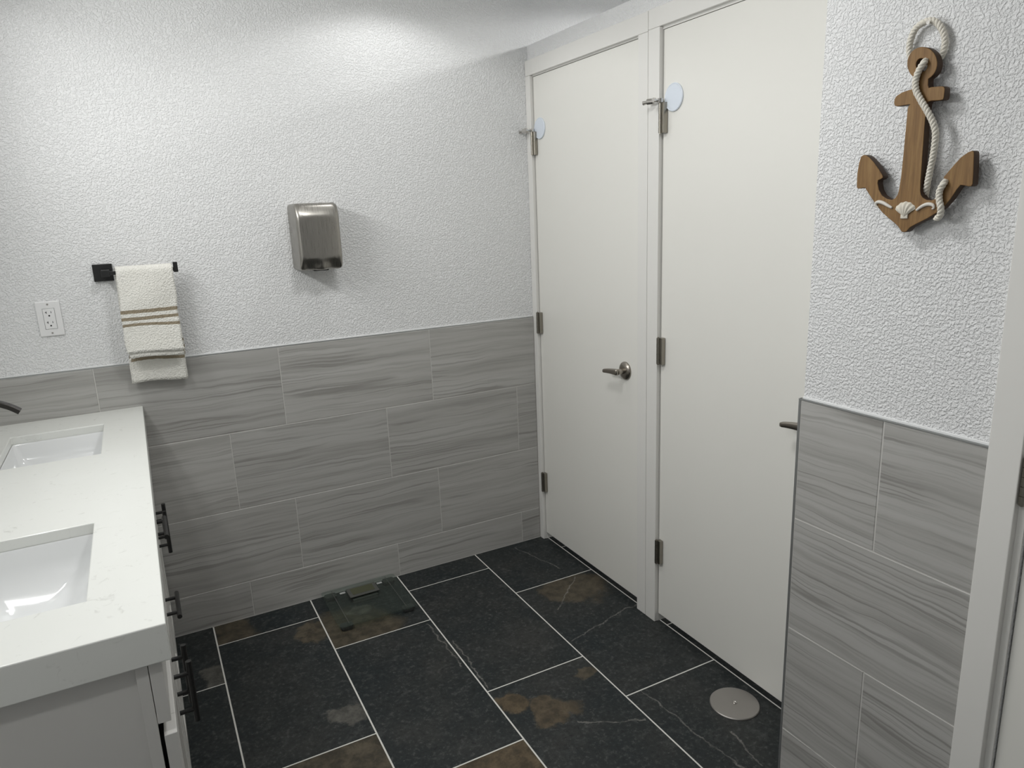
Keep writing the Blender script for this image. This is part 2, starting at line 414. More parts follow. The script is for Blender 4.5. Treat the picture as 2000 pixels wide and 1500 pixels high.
# floor tiles
fxs = [-1.4133+.3783*i for i in range(-2, 9)]
PY = .7575
tiles = {}
for ci, (xa, xb) in enumerate(zip(fxs, fxs[1:])):
    y0 = -.149 if ci % 2 == 0 else -.4005
    cuts = [WB]+[y0-PY*i for i in range(6)]
    xa2, xb2 = max(xa, XL)+.0026, min(xb, 1.65)-.0026
    for ri, (ya, yb) in enumerate(zip(cuts, cuts[1:])):
        yb = max(yb, YF)
        if ya < YF+.02: continue
        if xb2 > .2 and yb < YE-.3: continue
        o = mesh_obj('floor_tile', tile_mesh(xb2-xa2, ya-yb-.0052, .01, .0008), M['slate'], fl, Matrix.Translation(((xa2+xb2)/2, (ya+yb)/2, -.01)))
        tiles[(ci, ri)] = (o, (xa2+xb2)/2, (ya+yb)/2, (xa2, yb, xb2, ya))
def at_tile(u, v):
    p = pix(u, v, 2, 0)
    for k, (o, cx, cy, (x0, y0, x1, y1)) in tiles.items():
        if x0-.004 <= p.x <= x1+.004 and y0-.004 <= p.y <= y1+.004: return o, p.x-cx, p.y-cy
    return None
def patch(kind, u, v, r):
    q = at_tile(u, v)
    if q: q[0][kind] = [q[1], q[2], r]
def vein(kind, u0, v0, u1, v1):
    q = at_tile((u0+u1)/2, (v0+v1)/2)
    if q:
        o = q[0]; cx, cy = [(a[1], a[2]) for a in tiles.values() if a[0] is o][0]
        a, b = pix(u0, v0, 2, 0), pix(u1, v1, 2, 0)
        o[kind] = [a.x-cx, a.y-cy, b.x-cx, b.y-cy]
patch('patch_a', 1005, 1372, .075); patch('patch_c', 1085, 1392, .075); patch('patch_b', 1140, 1312, .045)
patch('patch_b', 1120, 1148, .15)
patch('patch_b', 450, 1242, .12); patch('patch_b', 690, 1235, .2); patch('patch_grey', 700, 1190, .05)
patch('patch_b', 680, 1475, .22); patch('patch_a', 990, 1480, .2)
patch('patch_grey', 685, 1390, .075); patch('patch_b', 625, 1238, .09)
patch('patch_grey', 425, 1325, .07)
vein('vein_a', 1255, 1350, 1450, 1500); vein('vein_b', 1430, 1430, 1490, 1495)
vein('vein_a', 885, 1250, 955, 1342); vein('vein_a', 835, 1220, 905, 1302)
vein('vein_a', 1115, 1252, 1240, 1180); vein('vein_b', 1090, 1190, 1122, 1128)
vein('vein_a', 1130, 1412, 1262, 1405); vein('vein_a', 1005, 1070, 1095, 1110)

# ------------------------------------------------------------------ doors and casings
XC = .073                                           # casing face
HD, HT = 2.083, 2.144                               # casing head bottom, top
def casing(name, label, boards, x0, x1):
    e = structure(empty(name, (x1, boards[0][0], 0)), label)
    for ya, yb, za, zb in boards:
        box('casing_board', (x0, ya, za), (x1, yb, zb), M['casing'], e, bevel=.0016)
    return e
t1 = casing('trim_1', 'white painted casing around the stall door in the corner', [(WB-.0005, -.032, 0, HD), (-.7575, -.8085, 0, HD), (WB-.0005, -.8085, HD+.0004, HT)], XC, XP)
t2 = casing('trim_2', 'white painted casing around the stall door beside the right wall', [(-.8105, -.8665, 0, HD+.003), (-1.598, -1.6330, 0, HD+.003), (-.8105, -1.633, HD+.0034, HT+.001)], XC, XP)
for e, a, b in ((t1, D1a, D1b), (t2, D2a, D2b)):
    for ya, yb in ((a, a-.012), (b, b+.012)):
        box('jamb', (XP+.0002, ya, 0), (XP+.1, yb, DH-.012), M['casing'], e)
    box('jamb', (XP+.0002, a, DH), (XP+.1, b, DH-.0118), M['casing'], e)
t3 = casing('trim_3', 'white painted casing of the door at the right edge', [(-2.079, -2.137, 0, HD), (-2.978, -3.036, 0, HD), (-2.079, -3.036, HD+.0004, HT)], XA-.018, XA)
for ya, yb in ((D3a, D3a+.0), (D3b, D3b)):
    pass
box('jamb', (XA-.003, -2.1371, 0), (XA+.14, -2.1499, HD), M['casing'], t3)
box('jamb', (XA, -2.9745, 0), (XA+.14, -2.9651, HD), M['casing'], t3)

def hinge(parent, x, y, z, h=.093, stop=False, r=.0062):
    """butt hinge: knuckle barrel plus the two visible leaf edges"""
    bm = bmesh.new(); n = 5
    for i in range(n):
        za = z-h/2+h*i/n; add_cyl(bm, (x, y, za+.0006), (x, y, za+h/n-.0006), r, 16)
    add_cyl(bm, (x, y, z-h/2-.002), (x, y, z+h/2+.002), r*.55, 12)
    o = from_bm('hinge', bm, M['hinge'], parent)
    bm = bmesh.new(); add_box(bm, (x+.001, y-.0005, z-h/2), (x+.016, y-.017, z+h/2), .0008, 1)
    from_bm('hinge_leaf', bm, M['hinge'], o)
    if stop:
        bm = bmesh.new(); zt = z+h/2+.006
        add_cyl(bm, (x, y, zt-.006), (x, y, zt+.006), .009, 16)
        add_cyl(bm, (x, y, zt), (x-.020, y+.032, zt), .0035, 12)
        add_cyl(bm, (x-.013, y+.020, zt), (x-.023, y+.037, zt), .0095, 16)
        add_cyl(bm, (x-.023, y+.037, zt-.001), (x-.030, y+.050, zt-.003), .005, 12, .007)
        add_cyl(bm, (x, y, zt), (x-.025, y-.004, zt), .0035, 12); add_cyl(bm, (x-.025, y-.004, zt), (x-.033, y-.005, zt), .007, 16)
        from_bm('hinge_pin_stop', bm, M['chrome'], o)
    return o
def lever(parent, x, y, z):
    h = empty('lever_handle', (x, y, z), parent)
    h.matrix_basis = parent_world(parent).inverted() @ Matrix.Translation((x, y, z))
    bm = bmesh.new(); add_lathe(bm, [(.0, .0), (.0345, .0), (.0345, .004), (.031, .008), (.022, .012), (.014, .0135), (.0, .0135)], (x, y, z), (-1, 0, 0), 40)
    from_bm('rosette', bm, M['nickel'], h, smooth=True)
    bm = bmesh.new(); add_cyl(bm, (x-.012, y, z), (x-.045, y, z), .0105, 20)
    from_bm('spindle_neck', bm, M['nickel'], h, smooth=False)
    bm = bmesh.new(); n = 14; rings = []
    for i in range(n+1):
        s = i/n; hy = y-.012+.092*s; hh = (.0125-.0048*s)*(1 if 0 < i < n else .8); tx = (.0085-.002*s)*(1 if 0 < i < n else .8)
        cx = x-.045; cz = z-.009*s*s+.001
        rings.append([bm.verts.new((cx+tx*math.copysign(abs(math.cos(a))**.6, math.cos(a)), hy, cz+hh*math.copysign(abs(math.sin(a))**.6, math.sin(a)))) for a in [2*math.pi*k/16 for k in range(16)]])
    for a, b in zip(rings, rings[1:]):
        for k in range(16): bm.faces.new((a[k], a[(k+1) % 16], b[(k+1) % 16], b[k]))
    bm.faces.new(rings[0]); bm.faces.new(rings[-1])
    from_bm('lever', bm, M['nickel'], h, smooth=True)
def stall_door(name, label, ya, yb, ylev, yd):
    d = structure(empty(name, (XP+.001, ya, 0)), label)
    box('door_panel', (XP+.001, ya, .034), (XP+.041, yb, 2.0765), M['paint'], d, bevel=.0012)
    for z, st in ((1.8135, True), (1.053, False), (.297, False)):
        hinge(d, XC-.003, ya-.007, z, stop=st)
    lever(d, XP+.001, ylev, .9435)
    bm = bmesh.new(); add_lathe(bm, [(0, 0), (.0415, 0), (.0425, .0015), (.0425, .004), (.0405, .0058), (.038, .0050), (0, .0046)], (XP+.001, yd, 1.870), (-1, 0, 0), 48)
    tag(from_bm('bumper_disc', bm, M['disc'], d, smooth=False), 'round pale bumper disc')
    return d
stall_door('door_1', 'white stall door in the corner with full lever handle showing', -.0360, -.7570, -.667, -.083)
stall_door('door_2', 'white stall door partly hidden behind the right wall', -.8705, -1.5920, -1.524, -.924)
d3 = structure(empty('door_3', (XA+.01, D3a, 0)), 'white door at the far right edge of the view')
box('door_panel', (XA+.006, -2.1522, .012), (XA+.046, -2.9625, 2.078), M['paint'], d3, bevel=.0012)
for z in (1.80, 1.03, .27):
    hinge(d3, XA-.012, -2.1455, z, .092)

# ------------------------------------------------------------------ vanity
VX0, VXF = XL+.002, -1.567                          # carcass back, carcass front
VE = -1.604                                         # near end of the cabinet
FR0, FR1 = -1.566, -1.546                           # fronts: back, face
van = tag(empty('vanity_cabinet', ((VX0+VXF)/2, -.807, 0)), 'light grey painted double vanity cabinet with black pulls', 'cabinet')
bm = bmesh.new()
for lo, hi in (((VX0, -.004, .10), (VXF-.001, -.022, .854)), ((VX0, VE+.024, .10), (VXF-.001, VE+.0055, .854)), ((VX0, -.022, .10), (VX0+.012, VE+.024, .854)), ((VX0, -.022, .10), (VXF-.001, VE+.024, .118)),
               ((VXF-.02, -.022, .835), (VXF-.001, VE+.024, .853)), ((VXF-.02, -.022, .718), (VXF-.001, VE+.024, .734)), ((VXF-.02, -.68, .118), (VXF-.001, -.70, .835)), ((VXF-.02, -.936, .118), (VXF-.001, -.956, .835)),
               ((VX0, -.004, 0), (VXF-.06, VE+.006, .10))):
    add_box(bm, lo, hi)
from_bm('carcass', bm, M['cabinet'], van)
bm = bmesh.new()                                    # end panel frame
for lo, hi in (((-1.5855, VE, .0), (VXF, VE+.0065, .854)), ((VX0, VE, 0), (VX0+.05, VE+.0065, .854)), ((VX0+.05, VE, .0), (-1.5855, VE+.0065, .12))):
    add_box(bm, lo, hi, .0006, 1)
from_bm('end_panel_frame', bm, M['cabinet'], van)
def pull(parent, x, y, z, vertical, cc=.086, ln=.142):
    bm = bmesh.new(); d = Vector((0, 0, 1)) if vertical else Vector((0, 1, 0)); c = Vector((x+.031, y, z))
    add_cyl(bm, c-d*ln/2, c+d*ln/2, .006, 16)
    for s in (-1, 1):
        q = c+d*s*cc/2; add_cyl(bm, (x, q.y, q.z), q, .0048, 12)
    return from_bm('pull_handle', bm, M['black_metal'], parent)
def shaker(name, ya, yb, za, zb, dx=0., fw=.055):
    """shaker front: frame around a recessed panel, facing +x"""
    bm = bmesh.new(); x0, x1, xp = FR0+dx, FR1+dx, FR1-.007+dx
    add_box(bm, (x0, ya, za), (x1, ya-fw, zb), .001, 1); add_box(bm, (x0, yb, za), (x1, yb+fw, zb), .001, 1)
    add_box(bm, (x0, ya-fw, zb), (x1, yb+fw, zb-fw), .001, 1); add_box(bm, (x0, ya-fw, za), (x1, yb+fw, za+fw), .001, 1)
    add_box(bm, (x0+.004, ya-fw, za+fw), (xp, yb+fw, zb-fw))
    return from_bm(name, bm, M['cabinet'], van)
def slab(name, ya, yb, za, zb):
    return box(name, (FR0, ya, za), (FR1, yb, zb), M['cabinet'], van, bevel=.0012)
ZL, ZU, ZV = .714, .738, .851
yF, yM1, yM2, yN = -.020, -.690, -.946, VE
slab('false_front', yF, yM1+.002, ZU, ZV); slab('false_front', yM2-.002, yN, ZU, ZV)
slab_c = slab('drawer', yM1-.002, yM2+.002, ZU-.03, ZV); pull(slab_c, FR1, -.8165, .772, False)
d = shaker('drawer', yM1-.002, yM2+.002, .44, ZL-.01); pull(d, FR1, -.8165, .545, False)
shaker('base_panel', yM1-.002, yM2+.002, .12, .436)
for ya, yb, hy, dx in ((yF, -.3605, -.3275, 0), (-.3645, yM1+.002, -.3975, 0), (yM2-.002, -1.270, -1.237, 0), (-1.274, yN, -1.307, .0055)):
    d = shaker('cabinet_door', ya, yb, .12, ZL, dx); pull(d, FR1+dx, hy, .590, True)
# countertop with two openings
CZ0, CZ1, CXF, CYE = .854, .921, -1.530, -1.614
XO0, XO1 = -1.902, -1.648
SY = [(-.187, -.539), (-1.086, -1.463)]
bm = bmesh.new()
xs = [XL+.001, XO0, XO1, CXF]; ys = [.0-.001, SY[0][0], SY[0][1], SY[1][0], SY[1][1], CYE]
grid = {}
for k, zz in enumerate((CZ0, CZ1)):
    for i, x_ in enumerate(xs):
        for j, y_ in enumerate(ys): grid[i, j, k] = bm.verts.new((x_, y_, zz))
hole = {(1, 1), (1, 3)}
for i in range(3):
    for j in range(5):
        if (i, j) in hole: continue
        for k in (0, 1): bm.faces.new([grid[q[0], q[1], k] for q in ((i, j), (i+1, j), (i+1, j+1), (i, j+1))])
        for (di, dj), (p_, q_) in (((-1, 0), ((i, j), (i, j+1))), ((1, 0), ((i+1, j), (i+1, j+1))), ((0, -1), ((i, j), (i+1, j))), ((0, 1), ((i, j+1), (i+1, j+1)))):
            ni, nj = i+di, j+dj
            if not (0 <= ni < 3 and 0 <= nj < 5) or (ni, nj) in hole:
                bm.faces.new((grid[(*p_, 0)], grid[(*q_, 0)], grid[(*q_, 1)], grid[(*p_, 1)]))
bmesh.ops.recalc_face_normals(bm, faces=bm.faces)
ct = from_bm('countertop', bm, M['quartz'])
tag(ct, 'white quartz countertop with two sink openings on the vanity', 'countertop')
bv = ct.modifiers.new('bevel', 'BEVEL'); bv.width = .0022; bv.segments = 2; bv.limit_method = 'ANGLE'
def rrect(hx, hy, r, n=6):
    out = []
    for cx, cy, a0 in ((hx-r, hy-r, 0), (-hx+r, hy-r, 90), (-hx+r, -hy+r, 180), (hx-r, -hy+r, 270)):
        for k in range(n+1):
            a = R(a0+90*k/n); out.append((cx+r*math.cos(a), cy+r*math.sin(a)))
    return out
def sink(ya, yb, label):
    cx, cy = (XO0+XO1)/2, (ya+yb)/2; hx, hy = (XO1-XO0)/2-.0012, (ya-yb)/2-.0012
    s = tag(empty('undermount_sink', (cx, cy, CZ1-.16)), label, 'sink', 'rectangular undermount sinks')
    bm = bmesh.new(); rings = []
    prof = [(0, -.024, .010), (.002, -.030, .012), (.006, -.060, .02), (.014, -.088, .03), (.030, -.112, .045), (.052, -.128, .055), (.078, -.136, .045), (.098, -.139, .026)]
    for ins, dz, rr in prof:
        a, b = hx-ins, hy-ins*1.45
        rings.append([bm.verts.new((x_+cx, y_+cy, CZ1+dz)) for x_, y_ in rrect(a, b, min(rr, a*.95, b*.95))])
    n = len(rings[0])
    for a, b in zip(rings, rings[1:]):
        for k in range(n): bm.faces.new((a[k], a[(k+1) % n], b[(k+1) % n], b[k]))
    bm.faces.new(rings[-1])
    from_bm('basin', bm, M['porcelain'], s, smooth=True)
    bm = bmesh.new(); add_lathe(bm, [(0, .0035), (.013, .0035), (.016, .001), (.021, .0025), (.024, .0)], (cx, cy, CZ1-.1388), (0, 0, 1), 28)
    from_bm('sink_drain', bm, M['bronze'], s, smooth=True)
sink(*SY[0], 'far rectangular white undermount sink below the towel, nearer the tiled back wall')
sink(*SY[1], 'near rectangular white undermount sink at the open end of the countertop')
def faucet(y, label):
    x0 = -1.985
    f = tag(empty('faucet', (x0, y, CZ1)), label, 'faucet', 'arched black faucets')
    bm = bmesh.new(); add_lathe(bm, [(0, 0), (.026, 0), (.026, .006), (.019, .010), (.017, .05), (.0165, .06), (0, .06)], (x0, y, CZ1), (0, 0, 1), 28)
    from_bm('faucet_base', bm, M['bronze'], f, smooth=False)
    pts = spline([(x0, y, CZ1+.05), (x0+.004, y, CZ1+.11), (x0+.035, y, CZ1+.150), (x0+.085, y, CZ1+.150), (x0+.120, y, CZ1+.135), (x0+.146, y, CZ1+.1155)], 6)
    bm = bmesh.new(); rings = []
    for i, p_ in enumerate(pts):
        tg = (pts[min(i+1, len(pts)-1)]-pts[max(i-1, 0)]).normalized(); nb = Vector((0, 1, 0)); nn = tg.cross(nb)
        hw, ht = .0125, .0075
        rings.append([bm.verts.new(p_+nb*hw*a+nn*ht*b) for a, b in ((1, .6), (.8, 1), (-.8, 1), (-1, .6), (-1, -.6), (-.8, -1), (.8, -1), (1, -.6))])
    for a, b in zip(rings, rings[1:]):
        for k in range(8): bm.faces.new((a[k], a[(k+1) % 8], b[(k+1) % 8], b[k]))
    bm.faces.new(rings[0]); bm.faces.new(rings[-1])
    from_bm('spout', bm, M['bronze'], f)
    bm = bmesh.new(); add_cyl(bm, (x0, y, CZ1+.03), (x0, y-.055, CZ1+.036), .0055, 12); add_box(bm, (x0-.006, y-.05, CZ1+.03), (x0+.006, y-.085, CZ1+.042), .002)
    from_bm('faucet_handle', bm, M['bronze'], f)
faucet(-.362, 'dark bronze arched faucet spout over the far sink')
faucet(-1.274, 'dark bronze arched faucet serving the near sink')

# ------------------------------------------------------------------ things on the back wall
# outlet
ox, oz = -1.757, 1.2565
ou = tag(empty('wall_outlet', (ox, WB, oz)), 'white double outlet plate on the wall left of the towel', 'outlet')
MB = fr_back(ox, WB, oz)
box('cover_plate', (-.035, -.057, 0), (.035, .057, .0062), M['white_plastic'], ou, bevel=.0022, M=MB)
rc = box('receptacle', (-.0165, -.0335, .003), (.0165, .0335, .0076), M['white_plastic'], ou, bevel=.0008, M=MB)
bm = bmesh.new()
for a, b in (((-.0172, -.0342), (-.0164, .0342)), ((.0164, -.0342), (.0172, .0342)), ((-.0172, .0334), (.0172, .0342)), ((-.0172, -.0342), (.0172, -.0334))):
    add_box(bm, (a[0], a[1], .006), (b[0], b[1], .0066))
from_bm('receptacle_gap', bm, M['slot'], ou, MB)
bm = bmesh.new()
for s in (.0165, -.0165):
    add_box(bm, (-.0078, s+.001, .007), (-.0060, s+.0085, .0080)); add_box(bm, (-.0105, s+.004, .007), (-.0062, s+.0058, .0080))
    add_box(bm, (.0058, s+.0018, .007), (.0074, s+.0078, .0080)); add_cyl(bm, (0, s-.0062, .007), (0, s-.0062, .0080), .0026, 12)
from_bm('socket_slots', bm, M['slot'], rc, MB)
for s in (.0475, -.0475):
    bm = bmesh.new(); add_cyl(bm, (0, s, .006), (0, s, .0072), .003, 14); from_bm('screw', bm, M['plate'], ou, MB)

# towel bar
bx, bz = -1.5815, 1.3945
tb = tag(empty('towel_bar', (bx, WB, bz)), 'matte black towel bar with square wall plate', 'towel bar')
MB = fr_back(bx, WB, bz)
box('wall_plate', (-.0295, -.0285, 0), (.0295, .0285, .010), M['black_metal'], tb, bevel=.0012, M=MB)
box('arm_post', (-.004, -.011, .008), (.020, .011, .074), M['black_metal'], tb, bevel=.001, M=MB)
box('bar', (.010, -.006, .060), (.214, .006, .072), M['black_metal'], tb, bevel=.001, M=MB)
box('bar_tip', (.2135, -.010, .058), (.2275, .024, .074), M['black_metal'], tb, bevel=.001, M=MB)

# towel: folded strip over the bar, local x along the wall, s = arc length from the top fold (front > 0)
tw = tag(empty('hand_towel', (-1.452, WB-.066, bz)), 'cream hand towel with tan stripes draped over black towel bar', 'towel')
def towel_layer(name, x0, x1, sf, sb, off, seed, flare):
    rr = .0105+off; yb_ = WB-.066; n = 26; L = []
    half = math.pi*rr/2
    m1, m2 = 34, 34
    ss = [sf*(1-k/m1) for k in range(m1)]+[-sb*k/m2 for k in range(m2+1)]
    bm = bmesh.new(); uvl = bm.loops.layers.uv.new('UVMap'); vv = {}
    for i, s_ in enumerate(ss):
        for j in range(n+1):
            a = j/n
            if abs(s_) <= half:
                ph = s_/rr; y_ = yb_-rr*math.sin(ph); z_ = bz+.009-.0105+.0025+rr*math.cos(ph)
            else:
                sg = 1 if s_ > 0 else -1; dd = abs(s_)-half
                y_ = yb_-sg*rr; z_ = bz+.001-dd
                if sg > 0: y_ -= .012*(dd/.3)**1.4*1.0 + .004*math.sin((a*(x1-x0)+x0)*29+seed)*min(1, dd/.1)+.003*math.sin(dd*22+(a*(x1-x0)+x0)*17+seed)*min(1, dd/.1)
                else: y_ += .014*min(1, dd/.15)+.002*math.sin((a*(x1-x0)+x0)*33+seed)*min(1, dd/.1)
            wob = .003*math.sin(s_*19+seed)+.0012*math.sin(s_*61+seed*2)
            fl_ = flare*max(0, abs(s_)-half)
            x_ = x0-fl_*.2+(x1-x0+fl_*.6)*a+wob
            z2 = z_ + (.004*math.sin(a*4.2+seed) if abs(s_) > .2 else 0)
            vv[i, j] = bm.verts.new((x_, y_, z2))
    for i in range(len(ss)-1):
        for j in range(n):
            f = bm.faces.new((vv[i, j], vv[i, j+1], vv[i+1, j+1], vv[i+1, j]))
            for lp, (ii, jj) in zip(f.loops, ((i, j), (i, j+1), (i+1, j+1), (i+1, j))): lp[uvl].uv = (jj/n, ss[ii])
    o = from_bm(name, bm, M['towel'], tw, smooth=True)
    so = o.modifiers.new('thick', 'SOLIDIFY'); so.thickness = .0038; so.offset = 0
    return o
towel_layer('inner_fold', -1.541, -1.378, .307, .402, .0, .4, .03)
towel_layer('outer_fold', -1.546, -1.374, .301, .414, .0075, .4, .03)

# hand dryer
hd = tag(empty('hand_dryer', (-.8755, WB, 1.36)), 'brushed stainless steel hand dryer on the white wall', 'hand dryer')
dw, dh, dd_ = .156, .240, .142
MB = fr_back(-.8755, WB, 1.4785)
bm = bmesh.new(); rings = []
def dprof(x_, y_):
    v = (y_+dh/2)/dh
    k = 1.0
    if v > .80: k -= .15*((v-.80)/.2)**1.4                    # upper front leans back to the top
    k -= .03*(1-(2*x_/dw)**2*.0)*0
    k -= .035*max(0, abs(2*x_/dw)-.2)**2                       # gently crowned across
    g = max(0, 1-v/.17)
    lob = math.exp(-((abs(x_)-.043)/.030)**2)
    k -= .22*g**.9*(lob*.9+.12)                                # scooped underside, two hollows beside the spout
    return k
levels = [(0, 0, .012), (0, .40, .012), (0, .86, .014)]
rb = .013
for q in range(1, 7):
    a = q/6*math.pi/2; levels.append((rb*(1-math.cos(a)), 0.905+.095*math.sin(a), .016))
for q in range(1, 15):
    levels.append((rb+(dw/2-rb-.002)*q/15, 1.0, .012*(1-q/15)+.002))
for ins, dep, rr in levels:
    hx, hy = dw/2-ins, dh/2-ins*(1 if ins <= rb else 1)
    if ins > rb:
        f = (ins-rb)/(dw/2-rb); hy = (dh/2-rb)*(1-f)+.001
    ring = []
    for x_, y_ in rrect(hx, hy, min(rr, hx*.9, hy*.9), 5):
        ring.append((x_, y_, dep))
    # densify the straight sides
    dens = []
    for a, b in zip(ring, ring[1:]+ring[:1]):
        L_ = math.hypot(a[0]-b[0], a[1]-b[1]); dens.append(a)
        if abs(a[0]-b[0]) < 1e-6 or abs(a[1]-b[1]) < 1e-6:
            if (a[0], a[1]) != (b[0], b[1]):
                for k in range(1, 14): dens.append((a[0]+(b[0]-a[0])*k/14, a[1]+(b[1]-a[1])*k/14, dep))
    rings.append([bm.verts.new((x_, y_, dd_*d_*dprof(x_, y_) if d_ > .3 else dd_*d_)) for x_, y_, d_ in dens])
nmin = {len(r_) for r_ in rings}
for a, b in zip(rings, rings[1:]):
    n = min(len(a), len(b))
    for k in range(n): bm.faces.new((a[k], a[(k+1) % n], b[(k+1) % n], b[k]))
bm.faces.new(rings[-1])
from_bm('body', bm, M['steel'], hd, MB, smooth=True)
bm = bmesh.new(); add_box(bm, (-.028, -dh/2-.003, .075), (.028, -dh/2+.004, .112), .003)
from_bm('air_nozzle', bm, M['slot'], hd, MB)

# ------------------------------------------------------------------ bathroom scale
sx0, sx1, sy0, sy1 = -.993, -.677, -.013, -.315
sc = tag(empty('bathroom_scale', ((sx0+sx1)/2, (sy0+sy1)/2, 0)), 'square glass bathroom scale on the floor against the tiled wall', 'scale')
bm = bmesh.new(); pl = rrect((sx1-sx0)/2, (sy0-sy1)/2, .014, 5); cx, cy = (sx0+sx1)/2, (sy0+sy1)/2
A = [bm.verts.new((x_+cx, y_+cy, .0195)) for x_, y_ in pl]; B_ = [bm.verts.new((x_+cx, y_+cy, .0265)) for x_, y_ in pl]
n = len(A)
for k in range(n): bm.faces.new((A[k], A[(k+1) % n], B_[(k+1) % n], B_[k]))
bm.faces.new(A[::-1]); bm.faces.new(B_)
from_bm('glass_plate', bm, M['glass'], sc)
for x_ in (sx0+.033, sx1-.033):
    for y_ in (sy0-.030, sy1+.022):
        bm = bmesh.new(); pl = rrect(.024, .017, .010, 5)
        rg = [[bm.verts.new((x_+a*f, y_+b*f, z_)) for a, b in pl] for f, z_ in ((.82, 0), (.9, .004), (1, .010), (1, .0192))]
        for a, b in zip(rg, rg[1:]):
            for k in range(len(pl)): bm.faces.new((a[k], a[(k+1) % len(pl)], b[(k+1) % len(pl)], b[k]))
        bm.faces.new(rg[0][::-1]); bm.faces.new(rg[-1]); from_bm('foot', bm, M['rubber'], sc)
for x_ in (sx0+.042, sx1-.042):
    box('edge_line', (x_-.0011, sy0-.012, .0268), (x_+.0011, sy1+.012, .0272), M['display_shell'], sc)
box('battery_case', (cx-.052, sy0-.045, .002), (cx+.052, sy0-.118, .0192), M['display_shell'], sc, bevel=.002)
dp = box('display_module', (cx-.062, sy0-.036, .0267), (cx+.062, sy0-.112, .0315), M['display_shell'], sc, bevel=.002)
box('display_screen', (cx-.047, sy0-.046, .0310), (cx+.047, sy0-.098, .0320), M['lcd'], dp)
for s in (-1, 1):
    box('contact_strip', (cx+s*.068, sy0-.046, .0267), (cx+s*.090, sy0-.049, .0275), M['white_plastic'], sc)  # white diffuse colour paints in the shine of the metal contacts
    box('contact_strip', (cx+s*.068, sy0-.053, .0267), (cx+s*.090, sy0-.056, .0275), M['white_plastic'], sc)

# floor cleanout cover
cc = tag(empty('floor_cover_plate', (-.008, -1.364, 0)), 'round metal floor cover plate with centre screw by stall door', 'cover plate')
bm = bmesh.new(); add_lathe(bm, [(0, 0), (.0765, 0), (.0765, .0025), (.0745, .0048), (.0, .0052)], (-.008, -1.364, .0002), (0, 0, 1), 64)
from_bm('plate', bm, M['plate'], cc)
bm = bmesh.new(); add_lathe(bm, [(0, .0052), (.0075, .0052), (.0072, .0078), (.0045, .0082), (.0035, .0066), (0, .0064)], (-.008, -1.364, .0002), (0, 0, 1), 24)
from_bm('screw', bm, M['chrome'], cc, smooth=True)

# ------------------------------------------------------------------ wooden anchor on the right wall
AX = XA-.030                                        # front face of the board
def zp(a, b, x=AX):                                 # pixel of the 1000x1500 anchor crop -> wall point
    return pix(1640+a/3.125, b/3.125, 0, x)
ac = zp(450, 800)
an = tag(empty('anchor_decoration', (XA, ac.y, ac.z)), 'brown wooden anchor decoration with white rope on the right wall', 'anchor')
MA = fr_side(AX+.0087, ac.y, ac.z)
def loc(a, b):
    p_ = zp(a, b); return (-(p_.y-ac.y), p_.z-ac.z)
outl = []
cxr, cyr = 503, 388
for k in range(0, 27):
    th = R(128+ (412-128)*k/26)                     # ring, from lower left over the top to lower right
    outl.append((cxr+89*math.cos(th), cyr+98*math.sin(th)))
outl += [(537, 480), (535, 520), (540, 541), (560, 535), (622, 530), (634, 534), (638, 545), (632, 596), (628, 605), (612, 609), (560, 612), (538, 618),
 (528, 635), (522, 680), (512, 800), (502, 940), (491, 1100), (488, 1165), (492, 1190), (505, 1210), (530, 1224), (560, 1226), (590, 1216), (618, 1192), (634, 1160), (645, 1115), (642, 1095),
 (637, 1082), (660, 1055), (700, 1008), (742, 962), (785, 932), (805, 924), (814, 928), (816, 945), (813, 1040), (808, 1122), (800, 1134), (785, 1134), (755, 1128), (736, 1126),
 (712, 1155), (672, 1215), (630, 1262), (585, 1298), (530, 1332), (470, 1362), (428, 1385), (408, 1408), (395, 1414), (380, 1412), (358, 1380), (335, 1358), (300, 1330), (262, 1295),
 (225, 1250), (190, 1198), (165, 1158), (155, 1142), (135, 1146), (110, 1148), (106, 1138), (109, 1060), (120, 995), (132, 958), (145, 949), (160, 951), (180, 965), (205, 992), (238, 1038),
 (258, 1072), (261, 1082), (252, 1090), (232, 1098), (228, 1118), (236, 1160), (255, 1195), (285, 1216), (318, 1224), (340, 1212), (355, 1190), (364, 1160), (376, 1085), (392, 930), (407, 770), (417, 665), (424, 646),
 (440, 636), (425, 634), (385, 641), (350, 646), (338, 642), (334, 628), (337, 605), (348, 588), (375, 570), (412, 556), (440, 549), (447, 535), (448, 500), (446, 476)]
cu = bpy.data.curves.new('anchor', 'CURVE'); cu.dimensions = '2D'; cu.fill_mode = 'BOTH'; cu.extrude = .0075; cu.bevel_depth = .0012; cu.bevel_resolution = 1
def add_spl(pts):
    s_ = cu.splines.new('POLY'); s_.points.add(len(pts)-1); s_.use_cyclic_u = True
    for q, p_ in zip(s_.points, pts): q.co = (*loc(*p_), 0, 1)
add_spl(outl)
add_spl([(500+38*math.cos(2*math.pi*k/24), 397+45*math.sin(2*math.pi*k/24)) for k in range(24)])
tmp = bpy.data.objects.new('tmp', cu); COL.objects.link(tmp)
dg = bpy.context.evaluated_depsgraph_get(); me = bpy.data.meshes.new_from_object(tmp.evaluated_get(dg)); bpy.data.objects.remove(tmp)
me.materials.clear(); me.materials.append(M['wood']); me.materials.append(M['wood_edge'])
for p_ in me.polygons:
    p_.material_index = 0 if p_.normal.z > .5 else 1
mesh_obj('board', me, None, an, MA)
box('standoff', (-.012, -.075, -.0210), (.012, .02, -.0086), M['wood'], an, M=MA)
